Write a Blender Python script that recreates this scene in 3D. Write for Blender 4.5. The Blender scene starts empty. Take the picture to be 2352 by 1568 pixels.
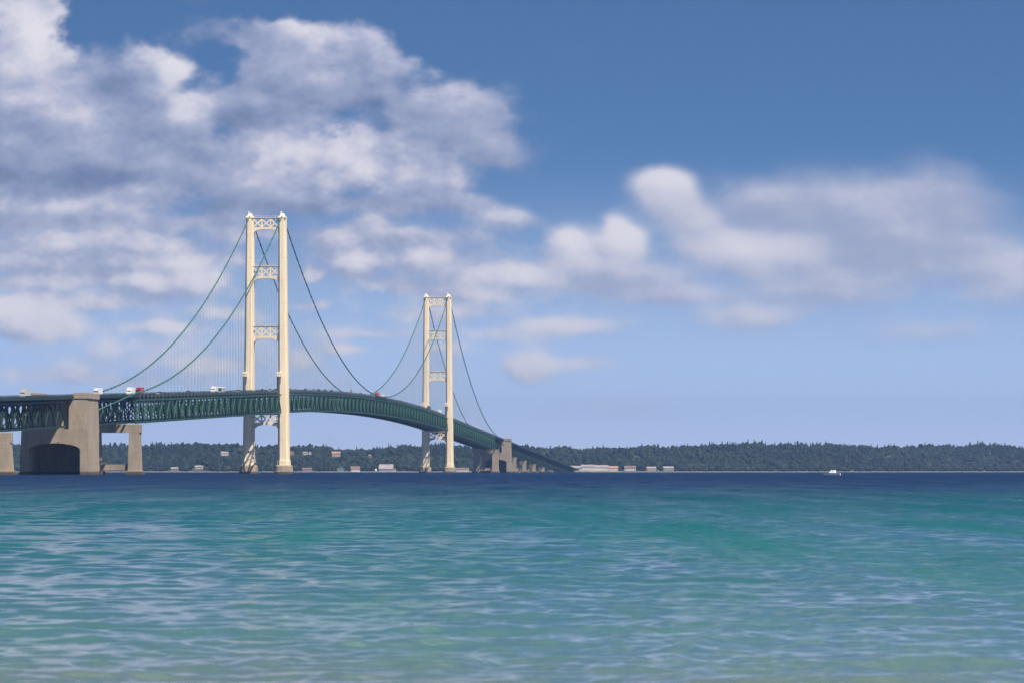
import bpy, math, random
import numpy as np
from mathutils import Vector, Matrix

random.seed(7)
rng = np.random.default_rng(11)
scn = bpy.context.scene
C = scn.collection

# ------------------------------------------------------------------ camera
# pixel frame used for measuring the photograph: 2352 x 1568, horizon row 1081
F = 8964.0
HORIZON = 1081.0
CAM_H = 1.6
cam_d = bpy.data.cameras.new('camera')
cam_d.sensor_width = 36.0
cam_d.lens = F / 2352.0 * 36.0
cam_d.shift_y = (HORIZON - 784.0) / 2352.0
cam_d.clip_start = 0.5
cam_d.clip_end = 60000
cam = bpy.data.objects.new('camera', cam_d)
C.objects.link(cam)
cam.location = (0, 0, CAM_H)
cam.rotation_euler = (math.radians(90), 0, 0)
scn.camera = cam
cam_d.dof.use_dof = True               # a long lens, wide open, focused on the nearer tower
cam_d.dof.focus_distance = 2519.0
cam_d.dof.aperture_fstop = 5.6

# ------------------------------------------------------------------ light
SUN_EL, SUN_AZ = 54.0, 43.0        # az: degrees to the right of straight behind the camera
to_sun = Vector((math.sin(math.radians(SUN_AZ)) * math.cos(math.radians(SUN_EL)),
                 -math.cos(math.radians(SUN_AZ)) * math.cos(math.radians(SUN_EL)),
                 math.sin(math.radians(SUN_EL))))
sd = bpy.data.lights.new('sun', 'SUN')
sd.energy = 5.0
sd.angle = math.radians(0.5)
sd.color = (1.0, 0.87, 0.68)
so = bpy.data.objects.new('sun', sd)
C.objects.link(so)
so.rotation_euler = to_sun.to_track_quat('Z', 'Y').to_euler()
so.location = (0, 0, 400)

scn.view_settings.view_transform = 'Standard'
scn.view_settings.look = 'None'
scn.view_settings.exposure = 0.74
scn.view_settings.gamma = 1.0
scn.view_settings.use_curve_mapping = False
scn.cycles.use_denoising = True
scn.cycles.use_adaptive_sampling = True
scn.cycles.adaptive_threshold = 0.025
scn.cycles.adaptive_min_samples = 16
scn.cycles.max_bounces = 5
scn.cycles.diffuse_bounces = 2
scn.cycles.glossy_bounces = 2
scn.cycles.volume_bounces = 0
scn.cycles.transparent_max_bounces = 8

# ------------------------------------------------------------------ node helpers
class NT:
    def __init__(s, tree):
        s.t = tree
        s.n = tree.nodes
        s.l = tree.links
    def _in(s, sock, v):
        if v is None:
            return
        if isinstance(v, bpy.types.NodeSocket):
            s.l.new(v, sock)
        else:
            sock.default_value = v
    def math(s, op, a, b=None, c=None, clamp=False):
        n = s.n.new('ShaderNodeMath')
        n.operation = op
        n.use_clamp = clamp
        for i, v in enumerate((a, b, c)):
            s._in(n.inputs[i], v)
        return n.outputs[0]
    def vec(s, op, a, b=None, c=None):
        n = s.n.new('ShaderNodeVectorMath')
        n.operation = op
        for i, v in enumerate((a, b, c)):
            if op == 'SCALE' and i == 1:
                s._in(n.inputs['Scale'], v)
            else:
                s._in(n.inputs[i], v)
        return n.outputs['Value'] if op in ('DOT_PRODUCT', 'LENGTH', 'DISTANCE') else n.outputs[0]
    def noise(s, v, scale, detail=4, rough=0.5, dist=0.0, color=False):
        n = s.n.new('ShaderNodeTexNoise')
        s._in(n.inputs['Vector'], v)
        n.inputs['Scale'].default_value = scale
        n.inputs['Detail'].default_value = detail
        n.inputs['Roughness'].default_value = rough
        n.inputs['Distortion'].default_value = dist
        return n.outputs['Color' if color else 'Fac']
    def map(s, v, a, b, c=0.0, d=1.0, mode='SMOOTHSTEP'):
        n = s.n.new('ShaderNodeMapRange')
        n.interpolation_type = mode
        s._in(n.inputs[0], v)
        for i, x in enumerate((a, b, c, d)):
            s._in(n.inputs[i + 1], x)
        return n.outputs[0]
    def mix(s, f, a, b, blend='MIX'):
        n = s.n.new('ShaderNodeMix')
        n.data_type = 'RGBA'
        n.blend_type = blend
        s._in(n.inputs[0], f)
        s._in(n.inputs[6], a)
        s._in(n.inputs[7], b)
        return n.outputs[2]
    def ramp(s, f, stops, interp='LINEAR'):
        n = s.n.new('ShaderNodeValToRGB')
        s._in(n.inputs[0], f)
        cr = n.color_ramp
        cr.interpolation = interp
        while len(cr.elements) > 1:
            cr.elements.remove(cr.elements[-1])
        cr.elements[0].position = stops[0][0]
        cr.elements[0].color = stops[0][1]
        for p, c in stops[1:]:
            e = cr.elements.new(p)
            e.color = c
        return n.outputs[0]
    def xyz(s, v):
        n = s.n.new('ShaderNodeSeparateXYZ')
        s._in(n.inputs[0], v)
        return n.outputs[0], n.outputs[1], n.outputs[2]
    def comb(s, x, y, z):
        n = s.n.new('ShaderNodeCombineXYZ')
        for i, v in enumerate((x, y, z)):
            s._in(n.inputs[i], v)
        return n.outputs[0]

# ------------------------------------------------------------------ world: sky with cumulus
world = bpy.data.worlds.new('World')
scn.world = world
world.use_nodes = True
wt = world.node_tree
wt.nodes.clear()
W = NT(wt)
geo = W.n.new('ShaderNodeTexCoord')
D = W.vec('NORMALIZE', geo.outputs['Generated'])
dx, dy, dz = W.xyz(D)
hor = W.math('SQRT', W.math('ADD', W.math('MULTIPLY', dx, dx), W.math('MULTIPLY', dy, dy)))
# azimuth and elevation in milliradian-like units (1 unit = 1/8964 rad)
az = W.math('MULTIPLY', W.math('ARCTAN2', dx, dy), F)
el = W.math('MULTIPLY', W.math('ARCTAN2', dz, hor), F)
# the clear sky: the low telephoto band runs quickly from pale to deep blue
zs = W.math('ADD', W.math('MULTIPLY', dz, 3.0), 0.055)
sky_v = W.vec('NORMALIZE', W.comb(dx, dy, W.math('MAXIMUM', zs, 0.004)))
sky = W.n.new('ShaderNodeTexSky')
sky.sky_type = 'NISHITA'
sky.sun_disc = False
sky.sun_elevation = math.radians(SUN_EL)
sky.sun_rotation = math.radians(180.0 - SUN_AZ)
sky.air_density = 1.0
sky.dust_density = 0.3
sky.ozone_density = 3.0
wt.links.new(sky_v, sky.inputs[0])
SKY = sky.outputs[0]
SKY_STRENGTH = 0.10
SKYC = W.vec('MULTIPLY', W.vec('SCALE', SKY, SKY_STRENGTH), (0.60, 0.79, 0.97))
SKYC = W.mix(W.map(el, -150.0, 760.0, 0.95, 0.0), SKYC, (.69, .82, 1.17, 1))      # pale summer air towards the horizon

# cumulus: soft masses at fixed bearings (x, y measured like the photograph's pixels), frayed by noise
BLOBS = [  # x, y, half-width, half-height, cover, brightness
 (80,45,90,85,1.0,.95),(120,120,60,55,.8,.9),(0,215,90,110,.9,.25),(255,200,80,75,.7,-.30),(150,260,90,60,.6,.25),
 (60,330,120,60,.8,.35),(215,335,110,70,.9,.45),(50,425,150,45,.7,-.30),(290,400,120,40,.6,-.20),
 (395,166,46,30,1.1,1.15),(345,140,45,22,.7,.7),(452,255,42,30,1.0,1.0),(440,300,40,34,.9,.7),(300,250,80,60,.5,-.15),
 (500,80,90,32,.5,-.25),(690,80,70,26,.8,.65),(620,110,70,40,.6,.05),(840,110,80,50,.65,-.05),(700,180,90,55,.9,.45),
 (580,190,80,50,.7,-.05),(600,262,120,36,.7,-.25),(800,205,50,34,.6,.35),(880,190,60,60,.5,-.05),
 (480,370,90,36,.6,-.25),(560,385,60,40,.9,.75),(650,370,70,45,1.0,.8),(610,430,130,32,.9,.55),(820,340,70,46,1.0,1.0),(900,390,90,46,1.0,.8),
 (990,420,90,38,.9,.5),(1040,240,70,46,.7,.30),(1050,310,90,50,.7,.15),(1140,275,50,40,.6,.2),(1130,350,60,40,.45,.1),
 (760,475,260,16,.7,-.35),(330,452,62,24,1.0,1.0),(220,478,80,26,.9,.75),(80,492,100,24,.9,.65),(200,520,240,16,.6,-.25),
 (240,612,130,18,.6,.4),(330,655,45,17,.9,.95),(370,675,35,12,.7,.7),(420,602,40,14,.7,.7),(465,655,45,20,.8,.7),(30,735,70,32,.9,.9),(110,760,60,22,.8,.7),
 (150,570,200,22,.6,.2),(720,632,17,12,.9,.9),(812,615,36,22,.9,.9),(800,548,50,16,.6,.5),(862,512,34,14,.6,.6),(990,595,44,20,.9,.95),
 (920,545,120,20,.55,.2),(1165,505,60,24,.6,.6),(1150,632,70,22,.95,.95),(1100,470,60,18,.4,.2),
 (1305,570,50,42,1.05,1.1),(1438,560,46,46,1.1,1.1),(1330,630,90,30,.8,.5),(1470,645,110,34,.6,.35),
 (1515,425,62,36,1.15,1.1),(1545,475,50,36,.9,.75),(1600,520,50,36,.9,.8),(1680,575,80,32,1.1,1.0),(1760,600,60,28,.7,.7),(1770,470,100,46,.7,.4),(1835,575,70,34,.7,.6),
 (2000,480,150,80,.75,.28),(2080,570,180,60,.6,.3),(2180,455,100,50,.55,.2),(2310,640,105,60,.65,.6),(1900,670,150,36,.45,.4),
 (1300,752,115,20,.7,.75),(1720,732,105,28,.6,.6),(1212,842,55,28,.85,.9),(2120,770,130,34,.45,.5),(1450,935,150,45,.35,.4),
 (1000,722,100,18,.5,.6),(850,762,110,14,.45,.5),(1350,832,60,14,.5,.6),(500,842,60,16,.6,.8),(690,835,40,20,.6,.8),
 (180,700,120,13,.5,.7),(520,720,70,12,.5,.7),(60,650,90,14,.5,.6),(380,760,90,12,.45,.7),(30,600,70,13,.5,.6),(540,600,40,16,.5,.7),(700,700,50,12,.5,.6),
 (900,660,80,14,.5,.6),(780,800,60,12,.45,.6),(1080,680,90,14,.5,.6),(1130,770,60,14,.5,.7),(920,600,60,12,.45,.6),(1560,680,120,20,.4,.5),(280,880,160,12,.4,.6),(60,860,120,14,.4,.6),
 (760,900,90,14,.4,.6),(1000,800,70,12,.4,.6),(300,560,90,14,.5,.4),(600,545,70,14,.5,.4),(470,505,80,14,.5,.3),(200,640,80,14,.5,.5),
 (120,520,320,90,.22,.2),(650,530,300,60,.20,.2),(1250,690,300,60,.20,.4),(1950,600,420,140,.38,.4),(250,330,240,110,.28,-.2),(850,300,260,130,.25,-.2),(250,740,300,60,.16,.5),
 (150,650,330,110,.28,.5),(620,640,330,110,.26,.5),(1050,650,260,110,.26,.5),(300,820,420,60,.22,.6),(1000,850,420,60,.18,.6),
]
soft = W.map(az, -300.0, 450.0)                                  # thinner, smoother clouds further right
w1 = W.noise(W.vec('MULTIPLY', D, (1, 1, 1.35)), 58.0, 6, 0.56, 0.2, True)
w2 = W.noise(W.vec('MULTIPLY', D, (1, 1, 1.35)), 40.0, 2, 0.45, 0.0, True)
warp = W.vec('SUBTRACT', W.mix(soft, w1, w2), (0.5, 0.5, 0.5))
wx, wy, wz = W.xyz(warp)
amp = W.map(soft, 0.0, 1.0, 300.0, 130.0, 'LINEAR')
P = W.comb(W.math('MULTIPLY_ADD', wx, amp, az), W.math('MULTIPLY_ADD', wy, W.math('MULTIPLY', amp, 0.62), el), 0.0)
P2 = W.comb(W.math('MULTIPLY_ADD', wx, W.math('MULTIPLY', amp, 0.36), az), W.math('MULTIPLY_ADD', wy, W.math('MULTIPLY', amp, 0.20), el), 0.0)
cov, bri = 0.0, 0.0
for (bx, by, ax, ay, wc, wb) in BLOBS:
    d = W.vec('MULTIPLY_ADD', P2 if ay <= 38 or by > 560 else P, (1 / ax, 1 / ay, 0), ((1176.0 - bx) / ax, (by - HORIZON) / ay, 0))
    g = W.math('POWER', math.exp(-0.8), W.vec('DOT_PRODUCT', d, d))
    if wc < 0.3 or ay < 17:
        g = W.math('MULTIPLY', g, wc)
        cov = W.math('ADD', g, cov)
        bri = W.math('MULTIPLY_ADD', g, wb, bri)
        continue
    lit = W.vec('DOT_PRODUCT', d, (0.14, 0.42, 0.0))            # each puff is lighter towards its sunlit top
    g = W.math('MULTIPLY', g, wc)
    cov = W.math('ADD', g, cov)
    bri = W.math('MULTIPLY_ADD', g, W.math('ADD', lit, wb), bri)
# the same kind of broken cumulus goes on all round the sky outside the measured masses
inw = W.math('MULTIPLY', W.map(W.math('ABSOLUTE', az), 1200.0, 1700.0, 1.0, 0.0), W.map(el, 1080.0, 1500.0, 1.0, 0.0))
Dp = W.vec('MULTIPLY', D, (1, 1, 2.2))
n_far = W.noise(Dp, 9.0, 7, 0.55, 0.3)
n_sh = W.noise(W.vec('ADD', Dp, (0.0, 0.0, 0.03)), 9.0, 7, 0.55, 0.3)
cov_o = W.map(n_far, 0.53, 0.72, 0.0, 1.1)
bri_o = W.math('MULTIPLY_ADD', W.math('SUBTRACT', n_far, n_sh), 6.0, W.math('MULTIPLY', cov_o, 0.45))
outw = W.math('SUBTRACT', 1.0, inw)
cov = W.math('MULTIPLY_ADD', cov_o, outw, W.math('MULTIPLY', cov, inw))
bri = W.math('MULTIPLY_ADD', bri_o, outw, W.math('MULTIPLY', bri, inw))
bri = W.math('DIVIDE', bri, W.math('MAXIMUM', W.math('POWER', W.math('MAXIMUM', cov, 0.01), 0.6), 0.5))
# billow relief
Dq = W.vec('MULTIPLY', D, (1, 1, 1.5))
r1 = W.noise(Dq, 40.0, 7, 0.58, 0.0)
r2 = W.noise(W.vec('ADD', Dq, (0.0030, 0.0, 0.0050)), 40.0, 4, 0.5, 0.0)
relief = W.math('MULTIPLY', W.math('SUBTRACT', r1, r2), W.map(soft, 0, 1, 1.9, 0.7, 'LINEAR'))
fray = W.math('MULTIPLY_ADD', W.math('SUBTRACT', r1, 0.5), W.map(soft, 0, 1, 1.9, 0.55, 'LINEAR'), cov)
alpha = W.math('MULTIPLY', W.map(fray, W.map(soft, 0, 1, 0.10, 0.08, 'LINEAR'), W.map(soft, 0, 1, 0.76, 0.84, 'LINEAR')), W.map(soft, 0, 1, 0.95, 0.88, 'LINEAR'))
bfac = W.math('ADD', W.math('MULTIPLY_ADD', bri, 0.62, W.map(el, 250.0, 650.0, 0.48, 0.21)), relief)
bfac = W.map(bfac, -0.40, 1.10)
CLOUD = W.ramp(bfac, [(0.0, (.145, .205, .365, 1)), (0.30, (.27, .325, .50, 1)), (0.62, (.42, .455, .62, 1)), (1.0, (.80, .77, .83, 1))])
air = W.map(el, 0.0, 500.0, 0.30, 0.0, 'LINEAR')                  # low clouds stand behind more air
CLOUD = W.mix(air, CLOUD, SKYC)
FIN = W.mix(alpha, SKYC, CLOUD)
bg = W.n.new('ShaderNodeBackground')
wt.links.new(FIN, bg.inputs[0])
bg.inputs['Strength'].default_value = 0.64
wo = W.n.new('ShaderNodeOutputWorld')
wt.links.new(bg.outputs[0], wo.inputs[0])
world.cycles.sampling_method = 'MANUAL'
world.cycles.sample_map_resolution = 512
# ---- END SKY

# ------------------------------------------------------------------ materials
def material(name, rough=0.6, spec=0.5, metal=0.0):
    m = bpy.data.materials.new(name)
    m.use_nodes = True
    N = NT(m.node_tree)
    b = m.node_tree.nodes['Principled BSDF']
    b.inputs['Roughness'].default_value = rough
    b.inputs['Metallic'].default_value = metal
    b.inputs['Specular IOR Level'].default_value = spec
    return m, N, b

def paint(name, col, col2=None, scale=0.4, rough=0.5, streak=True, lo=0.35, hi=0.7, bump=0.0):
    m, N, b = material(name, rough)
    tc = N.n.new('ShaderNodeTexCoord').outputs['Object']
    v = N.vec('MULTIPLY', tc, (1, 1, 0.18)) if streak else tc
    f = N.map(N.noise(v, scale, 5, 0.6), lo, hi)
    c2 = col2 or tuple(x * 0.78 for x in col)
    N._in(b.inputs['Base Color'], N.mix(f, tuple(col) + (1,), tuple(c2) + (1,)))
    if bump:
        bp = N.n.new('ShaderNodeBump')
        bp.inputs['Strength'].default_value = bump
        bp.inputs['Distance'].default_value = 0.3
        N._in(bp.inputs['Height'], N.noise(tc, scale * 4, 4, 0.6))
        N._in(b.inputs['Normal'], bp.outputs[0])
    return m

M = {}
# ivory tower paint with plate seams and faint rust streaks
m, N, b = material('ivory_paint', 0.48)
tc = N.n.new('ShaderNodeTexCoord').outputs['Object']
x_, y_, z_ = N.xyz(tc)
seam = N.map(N.math('ABSOLUTE', N.math('SUBTRACT', N.math('FRACT', N.math('DIVIDE', z_, 14.6)), 0.5)), 0.0, 0.012, 1.0, 0.0)
dirt = N.map(N.noise(N.vec('MULTIPLY', tc, (1, 1, 0.06)), 0.9, 6, 0.6), 0.40, 0.75)
c = N.mix(dirt, (.80, .71, .54, 1), (.66, .55, .40, 1))
c = N.mix(N.math('MULTIPLY', seam, 0.6), c, (.42, .33, .22, 1))
N._in(b.inputs['Base Color'], c)
M['ivory'] = m
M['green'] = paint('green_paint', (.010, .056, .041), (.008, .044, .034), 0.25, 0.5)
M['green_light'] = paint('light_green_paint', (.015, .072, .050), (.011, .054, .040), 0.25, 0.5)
M['green_dark_shade'] = paint('dark_shaded_green_paint', (.006, .028, .026), (.005, .022, .021), 0.25, 0.55)  # railing's own dark green; on bracing and viaduct, shade put into the colour
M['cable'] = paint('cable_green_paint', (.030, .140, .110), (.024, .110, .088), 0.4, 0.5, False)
M['rope'] = paint('suspender_rope', (.26, .33, .38), (.22, .28, .33), 0.5, 0.6)
# concrete with a wet, stained foot
m, N, b = material('pier_concrete', 0.85)
tc = N.n.new('ShaderNodeTexCoord').outputs['Object']
gp = N.n.new('ShaderNodeNewGeometry').outputs['Position']
x_, y_, z_ = N.xyz(gp)
f = N.map(N.noise(N.vec('MULTIPLY', tc, (1, 1, 0.25)), 0.35, 6, 0.65), 0.3, 0.75)
c = N.mix(f, (.32, .275, .22, 1), (.22, .19, .155, 1))
pour = N.map(N.math('ABSOLUTE', N.math('SUBTRACT', N.math('FRACT', N.math('DIVIDE', z_, 3.2)), 0.5)), 0.0, 0.05, 0.45, 0.0)
c = N.mix(pour, c, (.17, .14, .11, 1))
run = N.map(N.noise(N.vec('MULTIPLY', tc, (1, 1, 0.05)), 0.55, 5, 0.6), 0.52, 0.72, 0.0, 0.55)
c = N.mix(run, c, (.19, .155, .12, 1))
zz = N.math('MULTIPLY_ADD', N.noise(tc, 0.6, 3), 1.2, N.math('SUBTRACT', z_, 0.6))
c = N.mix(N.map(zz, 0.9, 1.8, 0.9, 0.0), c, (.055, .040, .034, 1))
N._in(b.inputs['Base Color'], c)
M['concrete'] = m
M['asphalt'] = paint('asphalt', (.055, .055, .058), (.04, .04, .042), 0.8, 0.9, False)
M['white_p'] = paint('white_vehicle_paint', (.80, .80, .79), (.74, .74, .74), 0.5, 0.25, False)
M['red_p'] = paint('red_vehicle_paint', (.48, .035, .03), (.40, .03, .03), 0.5, 0.3, False)
M['maroon_p'] = paint('maroon_vehicle_paint', (.13, .02, .03), (.1, .02, .025), 0.5, 0.3, False)
M['dark_p'] = paint('charcoal_vehicle_paint', (.035, .04, .05), (.03, .03, .04), 0.5, 0.3, False)
M['silver_p'] = paint('silver_vehicle_paint', (.48, .49, .50), (.42, .43, .45), 0.5, 0.3, False)
M['blue_p'] = paint('blue_vehicle_paint', (.05, .10, .22), (.04, .08, .18), 0.5, 0.3, False)
M['tan_p'] = paint('tan_vehicle_paint', (.50, .42, .30), (.44, .37, .27), 0.5, 0.35, False)
M['rubber'] = paint('tyre_rubber', (.02, .02, .02), None, 1.0, 0.85, False)
M['glass'] = paint('dark_glass', (.02, .028, .035), None, 1.0, 0.08, False)
M['lens_red'] = paint('red_lens', (.7, .04, .02), None, 1.0, 0.3, False)
M['steel'] = paint('galvanised_steel', (.38, .39, .40), None, 0.5, 0.5, False)
M['wall_white'] = paint('white_siding', (.74, .73, .70), (.64, .63, .60), 0.3, 0.7)
M['wall_beige'] = paint('beige_siding', (.62, .50, .38), (.52, .42, .32), 0.3, 0.7)
M['wall_green'] = paint('green_siding', (.16, .27, .24), (.13, .22, .20), 0.3, 0.7)
M['wall_grey'] = paint('grey_siding', (.36, .35, .37), (.30, .29, .31), 0.3, 0.7)
M['roof_salmon'] = paint('salmon_shingles', (.48, .25, .19), (.38, .20, .16), 0.5, 0.85)
M['roof_brown'] = paint('brown_shingles', (.24, .15, .13), (.18, .115, .10), 0.5, 0.85)
M['roof_grey'] = paint('grey_shingles', (.36, .33, .36), (.28, .26, .29), 0.5, 0.85)
M['roof_green'] = paint('green_metal_roof', (.12, .24, .21), (.10, .20, .18), 0.5, 0.5)
M['sand'] = paint('beach_gravel', (.30, .27, .22), (.22, .20, .16), 0.1, 0.9, False)
M['bark'] = paint('bark', (.07, .05, .035), (.05, .035, .025), 2.0, 0.9)
m, N, b = material('woodland_floor', 0.95)
tc = N.n.new('ShaderNodeNewGeometry').outputs['Position']
f = N.map(N.noise(tc, 0.02, 6, 0.6), 0.35, 0.7)
N._in(b.inputs['Base Color'], N.mix(f, (.035, .05, .025, 1), (.075, .085, .035, 1)))
M['ground'] = m
m, N, b = material('forest_leaves', 0.8, 0.2)
at = N.n.new('ShaderNodeAttribute'); at.attribute_name = 'tone'
f2 = N.noise(N.n.new('ShaderNodeNewGeometry').outputs['Position'], 0.5, 3, 0.6)
c = N.ramp(N.math('ADD', N.math('MULTIPLY', at.outputs['Fac'], 0.8), N.math('MULTIPLY', f2, 0.25)),
           [(0.0, (.008, .017, .015, 1)), (0.45, (.014, .027, .018, 1)), (0.8, (.026, .043, .022, 1)), (1.0, (.046, .060, .028, 1))])
N._in(b.inputs['Base Color'], c)
M['leaves'] = m
M['needles'] = paint('conifer_needles', (.018, .036, .022), (.028, .05, .028), 0.6, 0.85, False)

# water: the lake's own colour goes from sandy shallows over turquoise to deep blue
m, N, b = material('lake_water', 0.05)
b.inputs['IOR'].default_value = 1.333
gp = N.n.new('ShaderNodeNewGeometry').outputs['Position']
px_, py_, pz_ = N.xyz(gp)
big = N.noise(N.vec('MULTIPLY', gp, (1.0, 0.22, 0)), 0.030, 5, 0.6)
dist = N.math('MULTIPLY_ADD', px_, 0.10, py_)
dist = N.math('MULTIPLY', dist, N.math('MULTIPLY_ADD', big, 0.9, 0.55))
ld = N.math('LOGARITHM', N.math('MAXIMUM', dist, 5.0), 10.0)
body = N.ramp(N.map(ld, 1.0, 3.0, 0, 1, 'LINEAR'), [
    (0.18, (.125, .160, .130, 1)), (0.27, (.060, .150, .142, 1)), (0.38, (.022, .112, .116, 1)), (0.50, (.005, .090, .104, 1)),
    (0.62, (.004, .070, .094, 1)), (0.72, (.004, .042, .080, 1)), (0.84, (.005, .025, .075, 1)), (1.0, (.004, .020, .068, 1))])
bp = N.n.new('ShaderNodeBump')
bp.inputs['Strength'].default_value = 1.0
bp.inputs['Distance'].default_value = 1.0
nearw = N.noise(N.vec('MULTIPLY', gp, (0.8, 1.0, 0.0)), 5.0, 3, 0.5, 0.3)
midw = N.noise(N.vec('MULTIPLY', gp, (0.6, 1.0, 0.0)), 0.55, 5, 0.55, 0.3)
farw = N.noise(N.vec('MULTIPLY', gp, (0.5, 1.0, 0.0)), 0.09, 5, 0.6, 0.2)
h = N.math('MULTIPLY', nearw, N.map(ld, 1.4, 2.3, 0.007, 0.0, 'LINEAR'))
h = N.math('MULTIPLY_ADD', midw, N.map(ld, 2.1, 2.9, 0.0, 1.0, 'LINEAR'), h)
h = N.math('MULTIPLY_ADD', farw, N.map(ld, 2.7, 3.4, 0.0, 5.0, 'LINEAR'), h)
N._in(bp.inputs['Height'], h)
mt = m.node_tree
mt.nodes.remove(b)
df = N.n.new('ShaderNodeBsdfDiffuse')
N._in(df.inputs['Color'], body)
N._in(df.inputs['Normal'], bp.outputs[0])
gl = N.n.new('ShaderNodeBsdfGlossy')
gl.inputs['Color'].default_value = (1, 1, 1, 1)
N._in(gl.inputs['Roughness'], N.map(ld, 1.5, 3.1, 0.085, 0.20, 'LINEAR'))
N._in(gl.inputs['Normal'], bp.outputs[0])
fr = N.n.new('ShaderNodeFresnel')
fr.inputs['IOR'].default_value = 1.333
N._in(fr.inputs['Normal'], bp.outputs[0])
# far out, wavelets too small to build turn steeper faces to the eye, which mirror less; gusts vary it
gust = N.noise(N.vec('MULTIPLY', gp, (1.0, 0.07, 0.0)), 0.22, 6, 0.65, 0.3)
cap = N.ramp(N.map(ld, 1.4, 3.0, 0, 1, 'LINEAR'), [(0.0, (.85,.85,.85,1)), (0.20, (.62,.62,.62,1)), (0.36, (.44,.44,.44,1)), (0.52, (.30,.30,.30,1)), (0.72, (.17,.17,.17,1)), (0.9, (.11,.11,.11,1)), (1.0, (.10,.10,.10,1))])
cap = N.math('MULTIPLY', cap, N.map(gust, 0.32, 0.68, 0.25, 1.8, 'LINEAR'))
mx = N.n.new('ShaderNodeMixShader')
N._in(mx.inputs[0], N.math('MINIMUM', fr.outputs[0], cap))
mt.links.new(df.outputs[0], mx.inputs[1])
mt.links.new(gl.outputs[0], mx.inputs[2])
mt.links.new(mx.outputs[0], [n for n in mt.nodes if n.type == 'OUTPUT_MATERIAL'][0].inputs['Surface'])
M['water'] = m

# ------------------------------------------------------------------ mesh helpers
class MB:
    def __init__(s):
        s.v, s.f = [], []
    def add(s, vs, fs):
        k = len(s.v)
        s.v += [tuple(p) for p in vs]
        s.f += [tuple(k + i for i in q) for q in fs]
        return s
    def box(s, x0, x1, y0, y1, z0, z1):
        return s.add([(x0,y0,z0),(x1,y0,z0),(x1,y1,z0),(x0,y1,z0),(x0,y0,z1),(x1,y0,z1),(x1,y1,z1),(x0,y1,z1)],
                     [(3,2,1,0),(4,5,6,7),(0,1,5,4),(1,2,6,5),(2,3,7,6),(3,0,4,7)])
    def beam(s, a, b, w, d, up=(1, 0, 0)):
        """a bar from a to b, w wide across and d deep along `up`"""
        a, b, up = Vector(a), Vector(b), Vector(up)
        t = (b - a).normalized()
        u = (up - t * up.dot(t)).normalized()
        r = t.cross(u)
        vs = []
        for p in (a, b):
            for i, j in ((-1,-1),(1,-1),(1,1),(-1,1)):
                vs.append(p + r * (i * w / 2) + u * (j * d / 2))
        return s.add(vs, [(3,2,1,0),(4,5,6,7),(0,1,5,4),(1,2,6,5),(2,3,7,6),(3,0,4,7)])
    def loft(s, rings, cap=True):
        n = len(rings[0])
        vs = [p for r in rings for p in r]
        fs = []
        for k in range(len(rings) - 1):
            for i in range(n):
                j = (i + 1) % n
                fs.append((k*n+i, k*n+j, (k+1)*n+j, (k+1)*n+i))
        if cap:
            fs.append(tuple(reversed(range(n))))
            fs.append(tuple((len(rings)-1)*n + i for i in range(n)))
        return s.add(vs, fs)
    def tube(s, pts, r, n=8, cap=True):
        rings = []
        for i, p in enumerate(pts):
            p = Vector(p)
            t = (Vector(pts[min(i+1, len(pts)-1)]) - Vector(pts[max(i-1, 0)])).normalized()
            u = Vector((1, 0, 0)) if abs(t.x) < 0.9 else Vector((0, 1, 0))
            u = (u - t * u.dot(t)).normalized()
            w = t.cross(u)
            rr = r[i] if isinstance(r, (list, tuple)) else r
            rings.append([p + u * (rr * math.cos(2*math.pi*k/n)) + w * (rr * math.sin(2*math.pi*k/n)) for k in range(n)])
        return s.loft(rings, cap)
    def prism_y(s, poly, y0, y1):
        """polygon of (x, z) extruded along y"""
        n = len(poly)
        vs = [(x, y0, z) for x, z in poly] + [(x, y1, z) for x, z in poly]
        fs = [tuple(range(n)), tuple(reversed(range(n, 2*n)))]
        for i in range(n):
            j = (i + 1) % n
            fs.append((j, i, n + i, n + j))
        return s.add(vs, fs)
    def mesh(s, name, mat, smooth=False):
        me = bpy.data.meshes.new(name)
        me.from_pydata(s.v, [], s.f)
        me.materials.append(mat)
        if smooth:
            me.polygons.foreach_set('use_smooth', [True] * len(me.polygons))
        me.validate()
        me.update()
        return me
    def build(s, name, mat, parent=None, smooth=False):
        return link(name, s.mesh(name, mat, smooth), parent)

def link(name, me, parent=None, loc=None):
    o = bpy.data.objects.new(name, me)
    C.objects.link(o)
    o.parent = parent
    if loc is not None:
        o.location = loc
    return o

def tag(o, label=None, cat=None, group=None, kind=None):
    if label: o['label'] = label
    if cat: o['category'] = cat
    if group: o['group'] = group
    if kind: o['kind'] = kind
    return o

def np_mesh(name, V, Q, mat, smooth=True, tri=False):
    k = 3 if tri else 4
    me = bpy.data.meshes.new(name)
    me.vertices.add(len(V))
    me.vertices.foreach_set('co', np.asarray(V, np.float32).ravel())
    nq = len(Q)
    me.loops.add(nq * k)
    me.loops.foreach_set('vertex_index', np.asarray(Q, np.int32).ravel())
    me.polygons.add(nq)
    me.polygons.foreach_set('loop_start', np.arange(0, nq * k, k, dtype=np.int32))
    me.polygons.foreach_set('loop_total', np.full(nq, k, np.int32))
    me.polygons.foreach_set('use_smooth', np.full(nq, smooth, bool))
    me.materials.append(mat)
    me.update(calc_edges=True)
    return me

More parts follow.
